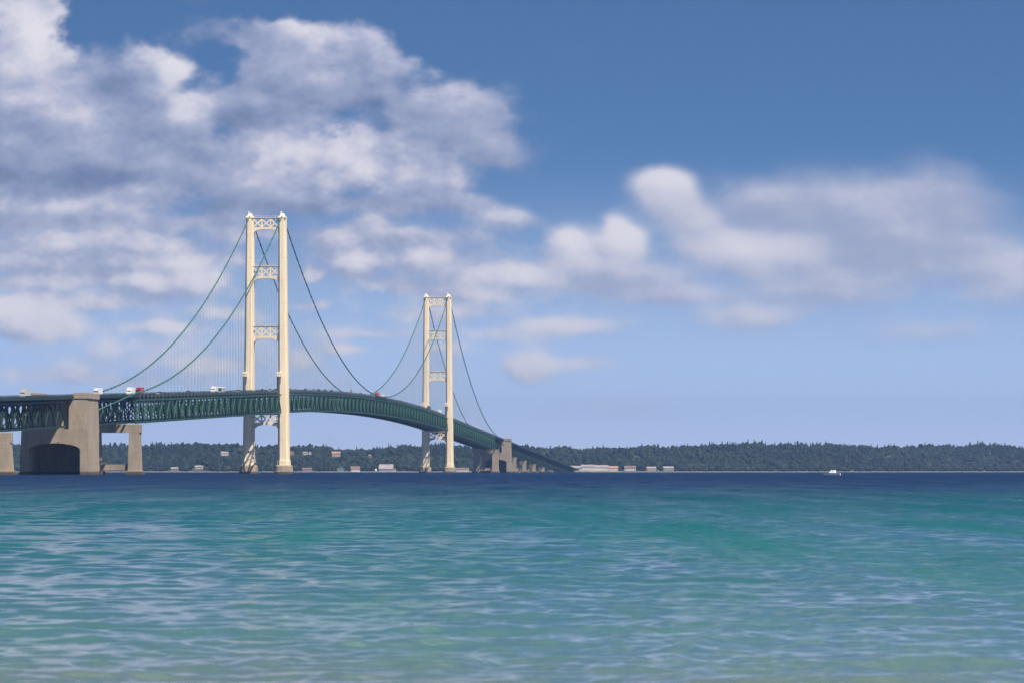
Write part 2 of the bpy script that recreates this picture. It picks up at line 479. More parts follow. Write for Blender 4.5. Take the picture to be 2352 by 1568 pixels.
# ------------------------------------------------------------------ water surface with real waves
def waves(X, Y, dr, dt):
    r2 = np.random.default_rng(5)
    n = 84
    lam = np.exp(r2.uniform(math.log(0.24), math.log(4.0), n))
    ang = r2.normal(0, 1.0, n)*np.where(lam < .9, 1.25, .75) + 0.12
    ph = r2.uniform(0, 2*math.pi, n)
    a = 0.0036 * lam ** 0.72
    dX, dY, Z = np.zeros_like(X), np.zeros_like(X), np.zeros_like(X)
    calm = np.interp(np.log(np.hypot(X, Y) + 1), np.log([25, 45, 90, 200, 500]), [.46, .6, 1.0, 1.2, 1.6])
    gust = 1.0 + 0.28*np.sin(X*0.11 + Y*0.05 + 1.0)*np.sin(Y*0.07 - X*0.03) + 0.22*np.sin(X*0.031 - Y*0.043 + 2.0)
    for i in range(n):
        k = 2*math.pi/lam[i]
        cx, cy = math.sin(ang[i]), -math.cos(ang[i])
        t = np.clip((lam[i]/(abs(cy)*dr + abs(cx)*dt) - 2.2)/3.0, 0, 1)
        A = a[i] * t * t * (3 - 2*t) * gust * calm
        q = k*(cx*X + cy*Y) + ph[i]
        s, c = np.sin(q), np.cos(q)
        Z += A*c
        dX -= cx*A*s*0.8
        dY -= cy*A*s*0.8
    return X + dX, Y + dY, Z

th_in = np.linspace(-0.165, 0.165, 500)
th_out = np.concatenate([np.linspace(0.19, 1.2, 24), np.linspace(1.35, math.pi, 12)])
TH = np.concatenate([-th_out[::-1][1:], th_in, th_out])       # the last ray closes on the first
rad = [1.5, 6.0, 12.0, 18.0]
r = 22.0
while r < 1300:
    rad.append(r)
    r += max(0.06, 0.0028*r)
rad += [1320, 1400, 1550, 1800, 2200, 2700, 3200, 3700, 4500, 6000, 8000, 10500]
R = np.array(rad)
RR, TT = np.meshgrid(R, TH, indexing='ij')
X, Y = RR*np.sin(TT), RR*np.cos(TT)
dr = np.gradient(R)[:, None] * np.ones_like(TT)
dth = np.gradient(TH)[None, :] * RR
X, Y, Z = waves(X, Y, dr, dth)
nr, nt = RR.shape
V = np.stack([X, Y, Z], -1).reshape(-1, 3)
idx = np.arange(nr*nt).reshape(nr, nt)
Q = np.stack([idx[:-1, :-1], idx[:-1, 1:], idx[1:, 1:], idx[1:, :-1]], -1).reshape(-1, 4)
close = np.stack([idx[:-1, -1], idx[:-1, 0], idx[1:, 0], idx[1:, -1]], -1)
Q = np.concatenate([Q, close])
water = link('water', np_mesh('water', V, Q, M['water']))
tag(water, 'rippled lake water, sandy turquoise in the shallows and dark blue far out', 'water', kind='structure')

# ------------------------------------------------------------------ far shore
def sm(t):
    t = np.clip(t, 0, 1)
    return t*t*(3 - 2*t)

def shore_y(x):
    return 6720 + 35*np.sin(x*0.006 + 0.5) + 18*np.sin(x*0.021) + 1700*sm((x - 40)/1500.0)

def ridge(x):
    ys_ = shore_y(x) + 430.0
    u = x/ys_*F + 1176.0                                       # bearing along the skyline
    return ys_/7150.0*np.interp(u, [-900, 0, 330, 540, 660, 730, 800, 900, 1050, 1180, 1300, 1500, 1900, 2350, 3300],
                        [40, 40, 40, 35, 38, 36.5, 34.5, 36, 35, 30, 33.5, 38, 40, 38, 36])
def ground_z(x, y):
    d = y - shore_y(x)
    z = -2.5 + 4.5*sm((d + 25)/50.0)
    z = z + (ridge(x) - 2.0)*(0.25*sm((d - 40)/140.0) + 0.75*sm((d - 90)/430.0))
    z = z + sm((d - 300)/200)*(2.6*np.sin(x*0.0123 + 2) + 1.8*np.sin(x*0.031 + 0.4) + 1.2*np.sin(x*0.083))
    z = z + sm((d - 30)/100)*(2.2*np.sin(x*0.017 + 1)*np.sin(y*0.013) + 1.2*np.sin(x*0.045 + y*0.02))
    return z
gx = np.linspace(-2300, 2300, 230)
gd = np.concatenate([np.linspace(-60, 40, 14), np.linspace(55, 620, 44), np.linspace(680, 1500, 10)])
GX, GD = np.meshgrid(gx, gd, indexing='ij')
GY = shore_y(GX) + GD
GZ = ground_z(GX, GY)
idx = np.arange(GX.size).reshape(GX.shape)
Q = np.stack([idx[:-1, :-1], idx[1:, :-1], idx[1:, 1:], idx[:-1, 1:]], -1).reshape(-1, 4)
hill = link('hill', np_mesh('hill', np.stack([GX, GY, GZ], -1).reshape(-1, 3), Q, M['ground']))
tag(hill, 'low wooded ridge along the far shore', 'hill', kind='structure')
# pale gravel beach along the waterline
gd = np.array([-30.0, -6.0, 2.0, 7.0])
GX, GD = np.meshgrid(gx, gd, indexing='ij')
GY = shore_y(GX) + GD
GZ = ground_z(GX, GY) + np.array([0.3, 0.5, 0.5, 0.25])[None, :]
idx = np.arange(GX.size).reshape(GX.shape)
Q = np.stack([idx[:-1, :-1], idx[1:, :-1], idx[1:, 1:], idx[:-1, 1:]], -1).reshape(-1, 4)
beach = link('beach', np_mesh('beach', np.stack([GX, GY, GZ], -1).reshape(-1, 3), Q, M['sand']))
tag(beach, 'thin pale gravel beach under the far woods', 'beach', kind='structure')

def on_ground(px, py):
    """the place on the far shore that shows at a pixel"""
    for y in np.arange(6600, 9000, 4.0):
        x = (px - 1176)/F*y
        if CAM_H + (HORIZON - py)/F*y <= ground_z(x, y):
            return float(x), float(y), float(ground_z(x, y))
    x = (px - 1176)/F*7100
    return float(x), 7100.0, float(ground_z(x, 7100.0))

# houses: px, py(base), width m, wall h, roof h, depth, wall, roof, gable to the water, label
HOUSES = [
 (772,1047.5,15,5.5,3.2,9,'wall_beige','roof_salmon',False,'beige two-storey house with salmon roof high among the trees'),
 (701,1043.5,8,3.4,1.6,8,'wall_white','roof_grey',False,'larger white cottage of two side by side on the wooded slope'),
 (712,1042.5,4.5,3.8,1.6,7,'wall_white','roof_grey',True,'narrow white gabled cottage right beside a white cottage on the slope'),
 (782,1082,11,4.5,3.6,12,'wall_green','roof_green',True,'green gabled boathouse with white front at the waterline'),
 (816,1082.3,15,4.6,4.2,9,'wall_white','roof_brown',False,'white waterfront house under a wide brown roof'),
 (887,1081.5,24,4.0,7.4,14,'wall_grey','roof_grey',False,'big grey hall with a tall pale grey roof by the water'),
 (904,1082,7,3.2,1.8,6,'wall_white','roof_brown',False,'tiny white annexe touching the big grey hall'),
 (705,1080.5,16,3.0,2.2,8,'wall_grey','roof_brown',False,'low grey cabin with brown roof on the shore beside the bridge tower'),
 (850,1049.5,4,3.0,1.5,4,'wall_beige','roof_salmon',False,'tiny tan hut alone in the middle of the wood'),
 (516,1045.0,13,4.0,2.4,8,'wall_white','roof_grey',False,'white house on the slope left of the nearer tower'),
 (457,1076.0,13,3.6,2.2,8,'wall_white','roof_grey',False,'white shore house between the concrete bent and the nearer tower'),
 (401,1079.5,12,3.2,2.2,8,'wall_grey','roof_grey',False,'dull grey shore house nearest the concrete bent'),
 (668,1043.0,10,3.2,2.2,8,'wall_beige','roof_brown',False,'brown roofed cottage just beside the nearer tower leg'),
 (1062,1081.5,22,3.4,2.2,9,'wall_white','roof_brown',False,'long low white lodge just past the farther tower'),
 (1322,1081,24,5.5,3.2,14,'wall_white','roof_grey',False,'leftmost white harbour building where the viaduct lands'),
 (1350,1081,22,8.0,2.8,14,'wall_white','roof_grey',False,'tallest white harbour building of the waterfront row'),
 (1380,1080.5,26,6.5,3.2,14,'wall_white','roof_grey',False,'broad white harbour building in the middle of the waterfront row'),
 (1408,1080.5,16,5.0,3.0,12,'wall_white','roof_salmon',False,'white harbour building with a salmon roof'),
 (1447,1080,20,5.2,3.0,12,'wall_white','roof_brown',False,'white harbour building with a brown roof'),
 (1496,1080,16,4.2,2.6,10,'wall_beige','roof_grey',False,'small beige waterfront house beyond the white harbour row'),
 (1535,1079.5,18,4.2,2.6,10,'wall_grey','roof_grey',False,'grey waterfront house farthest along from the viaduct'),
]
house_xy, views = [], []
def house(px, py, w, wh, rh, dep, wall, roof, gable, label):
    x, y, z = on_ground(px, py)
    y += 2
    house_xy.append((x, y, w/2 + 5, dep/2))
    views.append((x/y, y, z, (w/2 + 1.5)/y))
    root = link('house', None, None, (x, y, z))
    tag(root, label, 'house', 'houses along the far shore')
    root.rotation_euler.z = random.uniform(-0.12, 0.12)
    W2, D2 = w/2, dep/2
    MB().box(-W2, W2, -D2, D2, -3.0, wh).build('wall', M[wall], root)
    rb = MB()
    ov = 0.6
    if gable:
        rb.add([(-W2-ov,-D2-ov,wh-.3),(0,-D2-ov,wh+rh),(W2+ov,-D2-ov,wh-.3),(-W2-ov,D2+ov,wh-.3),(0,D2+ov,wh+rh),(W2+ov,D2+ov,wh-.3),
                (-W2-ov,-D2-ov,wh+.05),(0,-D2-ov,wh+rh+.4),(W2+ov,-D2-ov,wh+.05),(-W2-ov,D2+ov,wh+.05),(0,D2+ov,wh+rh+.4),(W2+ov,D2+ov,wh+.05)],
               [(0,1,4,3),(1,2,5,4),(6,9,10,7),(7,10,11,8),(0,6,7,1),(1,7,8,2),(3,4,10,9),(4,5,11,10),(0,3,9,6),(2,8,11,5)])
        gb = MB().prism_y([(-W2, wh), (W2, wh), (0, wh + rh)], -D2 + .02, D2 - .02)
    else:
        rb.add([(-W2-ov,-D2-ov,wh-.3),(-W2-ov,0,wh+rh),(-W2-ov,D2+ov,wh-.3),(W2+ov,-D2-ov,wh-.3),(W2+ov,0,wh+rh),(W2+ov,D2+ov,wh-.3),
                (-W2-ov,-D2-ov,wh+.05),(-W2-ov,0,wh+rh+.4),(-W2-ov,D2+ov,wh+.05),(W2+ov,-D2-ov,wh+.05),(W2+ov,0,wh+rh+.4),(W2+ov,D2+ov,wh+.05)],
               [(0,3,4,1),(1,4,5,2),(6,7,10,9),(7,8,11,10),(0,1,7,6),(1,2,8,7),(3,9,10,4),(4,10,11,5),(0,6,9,3),(2,5,11,8)])
        gb = MB()
        vs = [(-W2+.02, -D2, wh), (-W2+.02, D2, wh), (-W2+.02, 0, wh+rh), (W2-.02, -D2, wh), (W2-.02, D2, wh), (W2-.02, 0, wh+rh)]
        gb.add(vs, [(0,2,1),(3,4,5),(0,3,5,2),(1,2,5,4),(0,1,4,3)])
    rf = rb.build('roof', M[roof], root)
    gb.build('gable', M[wall], root)
    if w > 9 and not gable:
        MB().box(W2*.45, W2*.45+.9, -.5, .5, wh+rh*.6, wh+rh+1.6).build('chimney', M['roof_brown'], rf)
    n = max(2, int(w/3.6))
    wm = MB().box(-.75, .75, -.06, .06, -.8, .8).mesh('window', M['glass'])
    fm = MB().box(-.95,.95,-.05,.02,-1.0,-.8).box(-.95,.95,-.05,.02,.8,1.0).box(-.95,-.75,-.05,.02,-.8,.8).box(.75,.95,-.05,.02,-.8,.8).mesh('frame', M['wall_white'])
    rows = [wh*.45] if wh < 5 else [wh*.28, wh*.74]
    for rz in rows:
        for i in range(n):
            if rz == rows[0] and i == n//2:
                continue
            wo_ = link('window', wm, root, (-W2 + w*(i + .5)/n, -D2 - .05, rz))
            link('frame', fm, wo_)
    MB().box(-.6, .6, -.1, .05, 0, 2.3).build('door', M['roof_brown'], root).location = (-W2 + w*(n//2 + .5)/n, -D2, 0.05)
    MB().box(-1.6, 1.6, -2.2, 0, -2.5, .05).build('porch', M['sand'], root).location = (-W2 + w*(n//2 + .5)/n, -D2 - .01, 0)
for h_ in HOUSES:
    house(*h_)

# white domed tank on the shore
x, y, z = on_ground(863, 1081.2)
tk = link('storage_tank', None, None, (x, y, z))
tag(tk, 'small bright white round tank on the shore beside the big grey hall', 'tank')
house_xy.append((x, y, 8, 3))
MB().loft([[(2.0*math.cos(a*math.pi/8)*q, 2.0*math.sin(a*math.pi/8)*q, zz) for a in range(16)]
           for q, zz in ((1, -1.5), (1.0, 1.9), (.92, 2.7), (.7, 3.4), (.4, 3.8), (.1, 3.95))]).build('shell', M['white_p'], tk)
MB().box(-2.2, 2.2, -2.2, 2.2, -2.0, .3).build('plinth', M['concrete'], tk)

# the wood: one mass of broadleaf crowns and conifers
def ico(sub):
    import bmesh
    bm = bmesh.new()
    bmesh.ops.create_icosphere(bm, subdivisions=sub, radius=1.0)
    v = np.array([p.co[:] for p in bm.verts])
    f = np.array([[q.index for q in p.verts] for p in bm.faces])
    bm.free()
    return v, f
iv, if_ = ico(2)
def broad():
    v = iv.copy()
    n = np.zeros(len(v))
    for _ in range(9):
        d = rng.normal(size=3); d /= np.linalg.norm(d)
        n += rng.uniform(.1, .3)*np.exp(-((v - d)**2).sum(1)/.22)
    n += rng.uniform(-.14, .14, len(v))
    v = v*(0.74 + n)[:, None]
    v[:, 2] = v[:, 2]*.95 + 1.0
    return v/2.0, if_
def conifer():
    vs, fs = [], []
    k = 0
    for j in range(5):
        z0, z1 = .10 + j*.17, .10 + j*.17 + .29
        rr = .24*(1 - j*.19)
        ring = [(rr*rng.uniform(.7, 1.2)*math.cos(a*2*math.pi/7 + j), rr*rng.uniform(.7, 1.2)*math.sin(a*2*math.pi/7 + j), z0 + rng.uniform(-.02, .03)) for a in range(7)]
        vs += ring + [(0, 0, min(z1, 1.0))]
        fs += [(k + a, k + (a + 1) % 7, k + 7) for a in range(7)]
        k += 8
    return np.array(vs), np.array(fs)
protos = [broad() for _ in range(6)] + [conifer() for _ in range(4)]
AV, AF, AT = [], [], []
off = 0
ntree = 13500
tx = rng.uniform(-1500, 1500, ntree*2)
td = 8 + 560*rng.uniform(0, 1, ntree*2)**1.15
cnt = 0
for x, d in zip(tx, td):
    if cnt >= ntree:
        break
    y = shore_y(x) + d
    if abs(x)/y > 0.20:
        continue
    if any(abs(x - hx) < hw + 2 and -34 < y - hy < hd + 5 for hx, hy, hw, hd in house_xy):
        continue
    con = rng.random() < (0.40 if math.sin(x*.011 + d*.006) > .2 else 0.12)
    v, f = protos[rng.integers(6, 10) if con else rng.integers(0, 6)]
    hgt = (rng.uniform(9, 20) if con else rng.uniform(6.5, 15))*(0.7 if d < 40 else 1)
    zg = float(ground_z(x, y))
    if any(y < vy and abs(x/y - vb) < vw + .25*hgt/y and zg + hgt > vz + 1.2 for vb, vy, vz, vw in views):
        continue
    cnt += 1
    wid = hgt*(1.0 if con else rng.uniform(.75, 1.1))
    a = rng.uniform(0, 6.28)
    ca, sa = math.cos(a), math.sin(a)
    p = np.stack([(v[:, 0]*ca - v[:, 1]*sa)*wid + x, (v[:, 0]*sa + v[:, 1]*ca)*wid + y, v[:, 2]*hgt + ground_z(x, y) - .6], -1)
    AV.append(p); AF.append(f + off); off += len(p)
    tone = (rng.uniform(.0, .30) if con else np.clip(rng.normal(.45 + .22*math.sin(x*.019 + 1)*math.sin(d*.021 + x*.004), .22), .05, 1.0))
    AT.append(np.full(len(p), tone))
AV, AF, AT = np.concatenate(AV), np.concatenate(AF), np.concatenate(AT)
fme = np_mesh('forest', AV, AF, M['leaves'], smooth=False, tri=True)
at = fme.attributes.new('tone', 'FLOAT', 'POINT')
at.data.foreach_set('value', AT.astype(np.float32))
tag(link('forest', fme), 'dense mixed wood covering the ridge of the far shore', 'forest', kind='stuff')

# conifers that stand out against the sky
SPIRES = [(694,17,'slim conifer alone on the skyline just past the nearer tower'),(742,19,'conifer standing above the canopy left of the salmon-roofed house'),
          (749,21,'taller of two close conifers on the skyline by the salmon-roofed house'),(765,18,'pointed conifer rising straight above the salmon-roofed house'),
          (778,20,'dark conifer on the skyline at the right end of the salmon-roofed house'),(806,17,'short conifer on the skyline above the brown-roofed waterfront house'),
          (819,22,'tallest skyline conifer midway between the two towers'),(836,17,'thin conifer on the skyline over the white tank'),
          (868,20,'broad dark conifer on the skyline above the big grey hall'),(893,21,'conifer on the skyline nearest the farther tower'),
          (560,18,'conifer on the skyline framed between the legs of the nearer tower')]
for px, hgt, lab in SPIRES:
    yy = 7190.0
    x = (px - 1176)/F*yy
    yy = float(shore_y(x)) + 455
    x = (px - 1176)/F*yy
    root = link('conifer_tree', None, None, (x, yy, float(ground_z(x, yy)) - .5))
    tag(root, lab, 'tree', 'skyline conifers on the far shore')
    MB().tube([(0,0,-1),(0,0,hgt*.5),(0,0,hgt*.97)], [.35,.22,.05], 7).build('trunk', M['bark'], root)
    cb = MB()
    nl = 11
    for j in range(nl):
        t = j/nl
        z0 = hgt*(.10 + .82*t)
        rr = hgt*.19*(1 - t)**.85 + .25
        for q in range(9):
            a = q*2*math.pi/9 + j*.7 + random.uniform(-.2, .2)
            l = rr*random.uniform(.65, 1.2)
            ww = l*.34
            tip = Vector((math.cos(a)*l, math.sin(a)*l, z0 - l*.28))
            sd_ = Vector((-math.sin(a), math.cos(a), 0))*ww
            top = Vector((0, 0, z0 + hgt*.10))
            mid = Vector((math.cos(a)*l*.5, math.sin(a)*l*.5, z0 - l*.05))
            cb.add([top, mid + sd_, tip, mid - sd_], [(0,1,2),(0,2,3)])
    cb.build('crown', M['needles'], root)

# two thin radio masts above the trees
for px, hgt, lab in ((757,46,'thin radio mast above the salmon-roofed house, nearer the bridge tower'),(844,52,'thin radio mast above the wood, between hut and grey hall')):
    x = (px - 1176)/F*7350
    root = link('radio_mast', None, None, (x, 7350, 30))
    tag(root, lab, 'mast', 'radio masts on the ridge')
    mb = MB()
    for a in range(3):
        ca, sa = math.cos(a*2.094), math.sin(a*2.094)
        mb.beam((ca*.5, sa*.5, 0), (ca*.12, sa*.12, hgt), .12, .12)
    mb.build('lattice', M['steel'], root)
    MB().tube([(0,0,hgt),(0,0,hgt+4)], .08, 6).build('antenna', M['steel'], root)

# ------------------------------------------------------------------ the bridge
MAIN, SIDE, BACK = 1158.0, 549.0, 144.0
T1 = Vector(((612.0 - 1176)/F*2519, 2519.0, 0))
ALPHA = math.asin(88.5/1158.0)
bridge = link('suspension_bridge', None, None, T1)
bridge.rotation_euler.z = -ALPHA
tag(bridge, 'long green and ivory two-towered suspension bridge crossing the strait', 'bridge')
AX, AY = math.sin(ALPHA), math.cos(ALPHA)
def to_world(l, s, h):
    return Vector((T1.x + s*AX + l*AY, T1.y + s*AY - l*AX, h))
def s_at(px, l):
    """distance along the bridge whose point at lateral l shows at column px"""
    u = (px - 1176)/F
    # (T1.x + s*AX + l*AY) = u*(T1.y + s*AY - l*AX)
    return (u*(T1.y - l*AX) - T1.x - l*AY)/(AX - u*AY)

def H(s):
    d = abs(s - MAIN/2)
    if d <= MAIN/2:
        return 60.0 - 7.0*(d/(MAIN/2))**2
    e = d - MAIN/2
    if e <= SIDE:
        return 53.0 - 0.0242*e
    return max(53.0 - 0.0242*SIDE - 0.0237*(e - SIDE), 3.5)
CABLE_L = 10.5
TOP = 166.5
def cable_z(s):
    d = abs(s - MAIN/2)
    if d <= MAIN/2:
        return 60.6 + (TOP - 60.6)*(d/(MAIN/2))**2
    e = d - MAIN/2
    if e <= SIDE:
        z0, z1 = TOP, H(-SIDE) + 1.2
        t = e/SIDE
        return z0 + (z1 - z0)*t - 4*23.0*t*(1 - t)
    t = (e - SIDE)/BACK
    return H(-SIDE) + 1.2 - 14.0*t

# --- towers
def cross_ring(cx, h, wx, dyp, k):
    """cruciform section: a proud core and set-back side wings"""
    a, b = wx/2*.58, wx/2
    c, d = dyp/2, dyp/2*.62
    pts = [(-a,-c),(a,-c),(a,-d),(b,-d),(b,d),(a,d),(a,c),(-a,c),(-a,d),(-b,d),(-b,-d),(-a,-d)]
    return [(cx + x, y, h) for x, y in pts]

def leg_x(h):
    return 10.5 + 0.95*(1 - h/165.0)
def leg_w(h):
    return 5.0 + 2.3*(1 - h/165.0)**1.3
def leg_d(h):
    return 6.2 + 4.0*(1 - h/165.0)

def tower(s, which):
    t = link('tower', None, bridge, (0, s, 0))
    t['label'] = which
    for sg in (-1, 1):
        hs = [5.5, 8.5, 8.6, 24, 40, 62, 64.5, 95, 130, 160, 164.5]
        rings = []
        for h in hs:
            k = 1.10 if h <= 8.5 else 1.0
            rings.append(cross_ring(sg*leg_x(h), h, leg_w(h)*k, leg_d(h)*k, 0))
        MB().loft(rings).build('leg', M['ivory'], t)
        # saddle housing and finial on the leg top
        x0 = sg*10.5
        cap = MB()
        cap.loft([[(x0+a*w, b*d, z) for a, b in ((-1,-1),(1,-1),(1,1),(-1,1))]
                  for w, d, z in ((2.62,3.3,164.5),(2.5,3.2,165.2),(1.5,2.6,165.7),(1.3,2.3,166.6),(1.0,1.8,167.2),(.7,1.3,167.5))])
        cap.build('saddle_housing', M['ivory'], t)
        MB().tube([(x0,0,167.4),(x0,0,169.4)], .16, 6).build('beacon_post', M['steel'], t)
        MB().loft([[(x0-.9+.55*q*math.cos(a*math.pi/4), -1.6+.55*q*math.sin(a*math.pi/4), 167.4+zz) for a in range(8)]
                   for q, zz in ((.3,0),(.9,.3),(1,.6),(.8,1.0),(.2,1.25))]).build('beacon', M['white_p'], t)
        # little machine house hung on the leg above the deck, with dark shadow bars below
        hx = sg*leg_x(63) - leg_w(63)*.36
        fy = -leg_d(63)/2 - 1.5
        hb = MB().box(hx-1.5, hx+1.4, fy, fy+3.2, 62.4, 64.6)
        hb.loft([[(hx-1.7,fy-.2,64.6),(hx+1.6,fy-.2,64.6),(hx+1.6,fy+3.3,64.6),(hx-1.7,fy+3.3,64.6)],
                 [(hx-1.2,fy+.3,65.3),(hx+1.1,fy+.3,65.3),(hx+1.1,fy+3.2,65.3),(hx-1.2,fy+3.2,65.3)]])
        hb.build('machine_house', M['ivory'], t)
        bk = MB()
        for q in (-1.2, 1.1):
            bk.beam((hx+q, fy+.2, 62.4), (hx+q*.5, fy+1.9, 56.5), .35, .35)
        bk.box(hx-1.3, hx-.5, fy+.5, fy+1.6, 53.6, 62.4)
        bk.build('shadow_bars', M['green_dark_shade'], t)  # dark bars added in place of the shadow under the machine house
        # concrete pedestal
        n = 20
        cx = sg*leg_x(4)
        def ring(rx, ry, z):
            out = []
            for a in range(n):
                c_, s_ = math.cos(2*math.pi*a/n), math.sin(2*math.pi*a/n)
                out.append((cx + rx*math.copysign(abs(c_)**.55, c_), ry*math.copysign(abs(s_)**.55, s_), z))
            return out
        MB().loft([ring(6.0,8.2,-4), ring(6.0,8.2,1.3), ring(5.5,7.7,1.5), ring(5.3,7.4,4.8), ring(5.1,7.1,5.1), ring(4.5,6.3,5.6)]).build('pedestal', M['concrete'], t)
    # portal struts: pierced plate with three X panels, arched below
    for (zt, zb_h, crown, spring, depth) in ((164.6, 157.9, 157.2, 151.5, 3.4), (133.4, 126.6, 125.6, 119.5, 3.8), (94.8, 88.0, 87.0, 80.5, 4.2), (38.6, 32.4, 31.4, 23.5, 4.8)):
        hm = (zt + spring)/2
        xi = leg_x(hm) - leg_w(hm)/2*.58 + .25
        st = link('portal_strut', None, t)
        for y0, y1 in ((-depth/2, -depth/2 + .7),):
            mb = MB()
            zp0, zp1 = zb_h + .6, zt - .9          # band of pierced panels
            mb.box(-xi, xi, y0, y1, zp1, zt - .1)
            # solid arch plate
            nseg = 22
            top_z = zp0
            vs, fs = [], []
            for i in range(nseg + 1):
                q = -1 + 2*i/nseg
                arch = spring + (crown - spring)*(1 - abs(q)**3.0)**(1/2.2)
                for yy in (y0, depth/2):
                    vs += [(q*xi, yy, arch), (q*xi, yy, top_z)]
            for i in range(nseg):
                a = i*4
                fs += [(a, a+4, a+5, a+1), (a+2, a+3, a+7, a+6), (a, a+2, a+6, a+4), (a+1, a+5, a+7, a+3)]
            fs += [(0,1,3,2), (nseg*4, nseg*4+2, nseg*4+3, nseg*4+1)]
            mb.add(vs, fs)
            ew = .9
            pw = (2*xi - 2*ew)/3
            mb.box(-xi, -xi+ew, y0, y1, zp0, zp1)
            mb.box(xi-ew, xi, y0, y1, zp0, zp1)
            zm = (zp0 + zp1)/2
            for j in range(3):
                a0 = -xi + ew + j*pw
                a1 = a0 + pw
                if j:
                    mb.box(a0-.45, a0+.45, y0+.01, y1-.01, zp0, zp1)
                ym = (y0+y1)/2
                mb.beam((a0, ym, zp0), (a1, ym, zp1), .86, .66, (0,1,0))
                mb.beam((a0, ym, zp1), (a1, ym, zp0), .86, .64, (0,1,0))
                cxm = (a0+a1)/2
                mb.box(cxm-.72, cxm+.72, y0+.015, y1-.015, zm-.72, zm+.72)
            mb.build('lattice_face', M['ivory'], st)
        MB().box(-xi, xi, -depth/2-.35, depth/2+.35, zt-.1, zt+.25).build('top_flange', M['ivory'], st)
        rl = MB().box(-xi, xi, -depth/2-.3, -depth/2-.2, zt+1.15, zt+1.27)
        for i in range(13):
            xx = -xi + 2*xi*i/12
            rl.box(xx-.05, xx+.05, -depth/2-.3, -depth/2-.2, zt+.25, zt+1.15)
        rl.build('handrail', M['ivory'], st)
    return t
tower(0.0, 'nearer ivory steel tower, the taller-looking of the two')
tower(MAIN, 'farther ivory steel tower, smaller-looking of the two')

# --- main cables with cable bands
cable_obj = {}
for sg, lab in ((-1, 'main cable over the left legs of both towers'), (1, 'main cable over the right legs of both towers')):
    pts = []
    for s in np.concatenate([np.linspace(-SIDE-BACK*.8, -SIDE, 3)[:-1], np.linspace(-SIDE, 0, 47)[:-1], np.linspace(0, MAIN, 97)[:-1],
                             np.linspace(MAIN, MAIN+SIDE, 47)[:-1], np.linspace(MAIN+SIDE, MAIN+SIDE+BACK*.8, 3)]):
        pts.append((sg*CABLE_L, s, cable_z(s)))
    cb = MB().tube(pts, .37, 8)
    for p in pts[3:-3:1]:
        p = Vector(p)
        q = Vector((p.x, p.y+.6, cable_z(p.y+.6)))
        p0 = Vector((p.x, p.y-.6, cable_z(p.y-.6)))
        cb.tube([p0, q], .52, 6)
    o = cb.build('main_cable', M['cable'], bridge, True)
    o['label'] = lab

# --- stiffening truss
DEPTH, TOPG = 11.4, 2.3
spans = [(-SIDE-BACK-330, -SIDE-BACK-165, 14), (-SIDE-BACK-165, -SIDE-BACK-19, 12), (-SIDE-BACK+19, -SIDE-1, 10), (-SIDE+1, -5.4, 46), (5.4, MAIN-5.4, 96), (MAIN+5.4, MAIN+SIDE-1, 46),
         (MAIN+SIDE+1, MAIN+SIDE+BACK-19, 10)]
ns, n_end = MAIN+SIDE+BACK+19, 3150.0
nps = 8
for i in range(nps):
    a, b_ = ns + (n_end-ns)*i/nps, ns + (n_end-ns)*(i+1)/nps
    spans.append((a, b_, 12))
TRW0 = CABLE_L - .35           # stiffening truss plane
TRW2 = 6.0                     # viaduct and backstay truss plane
TRW = TRW0
def panel_mesh(L, flip, laced=True):
    """one truss panel in local (y along, z up from the bottom chord): a post and a laced diagonal"""
    mb = MB()
    w = .62
    mb.box(-.33, .33, -.22, .22, .4, DEPTH-.4)
    a, b_ = ((0, 0.0, .4), (0, L, DEPTH-.4)) if flip else ((0, 0.0, DEPTH-.4), (0, L, .4))
    A, B = Vector(a), Vector(b_)
    tdir = (B-A).normalized()
    nrm = Vector((1,0,0)).cross(tdir)
    if laced:
        for q in (-.38, .38):
            mb.beam(A+nrm*q, B+nrm*q, .26, .6)
        n = 8
        for i in range(n):
            p0 = A + (B-A)*((i+.15)/n) + nrm*(.38 if i % 2 else -.38)
            p1 = A + (B-A)*((i+.85)/n) + nrm*(-.38 if i % 2 else .38)
            mb.beam(p0, p1, .16, .4)
    else:
        mb.beam(A, B, .6, .6)
    return mb.mesh('truss_panel', M['green_light'] if laced else M['green_dark_shade'])
panel_cache = {}
east_count = 0
rest = MB()
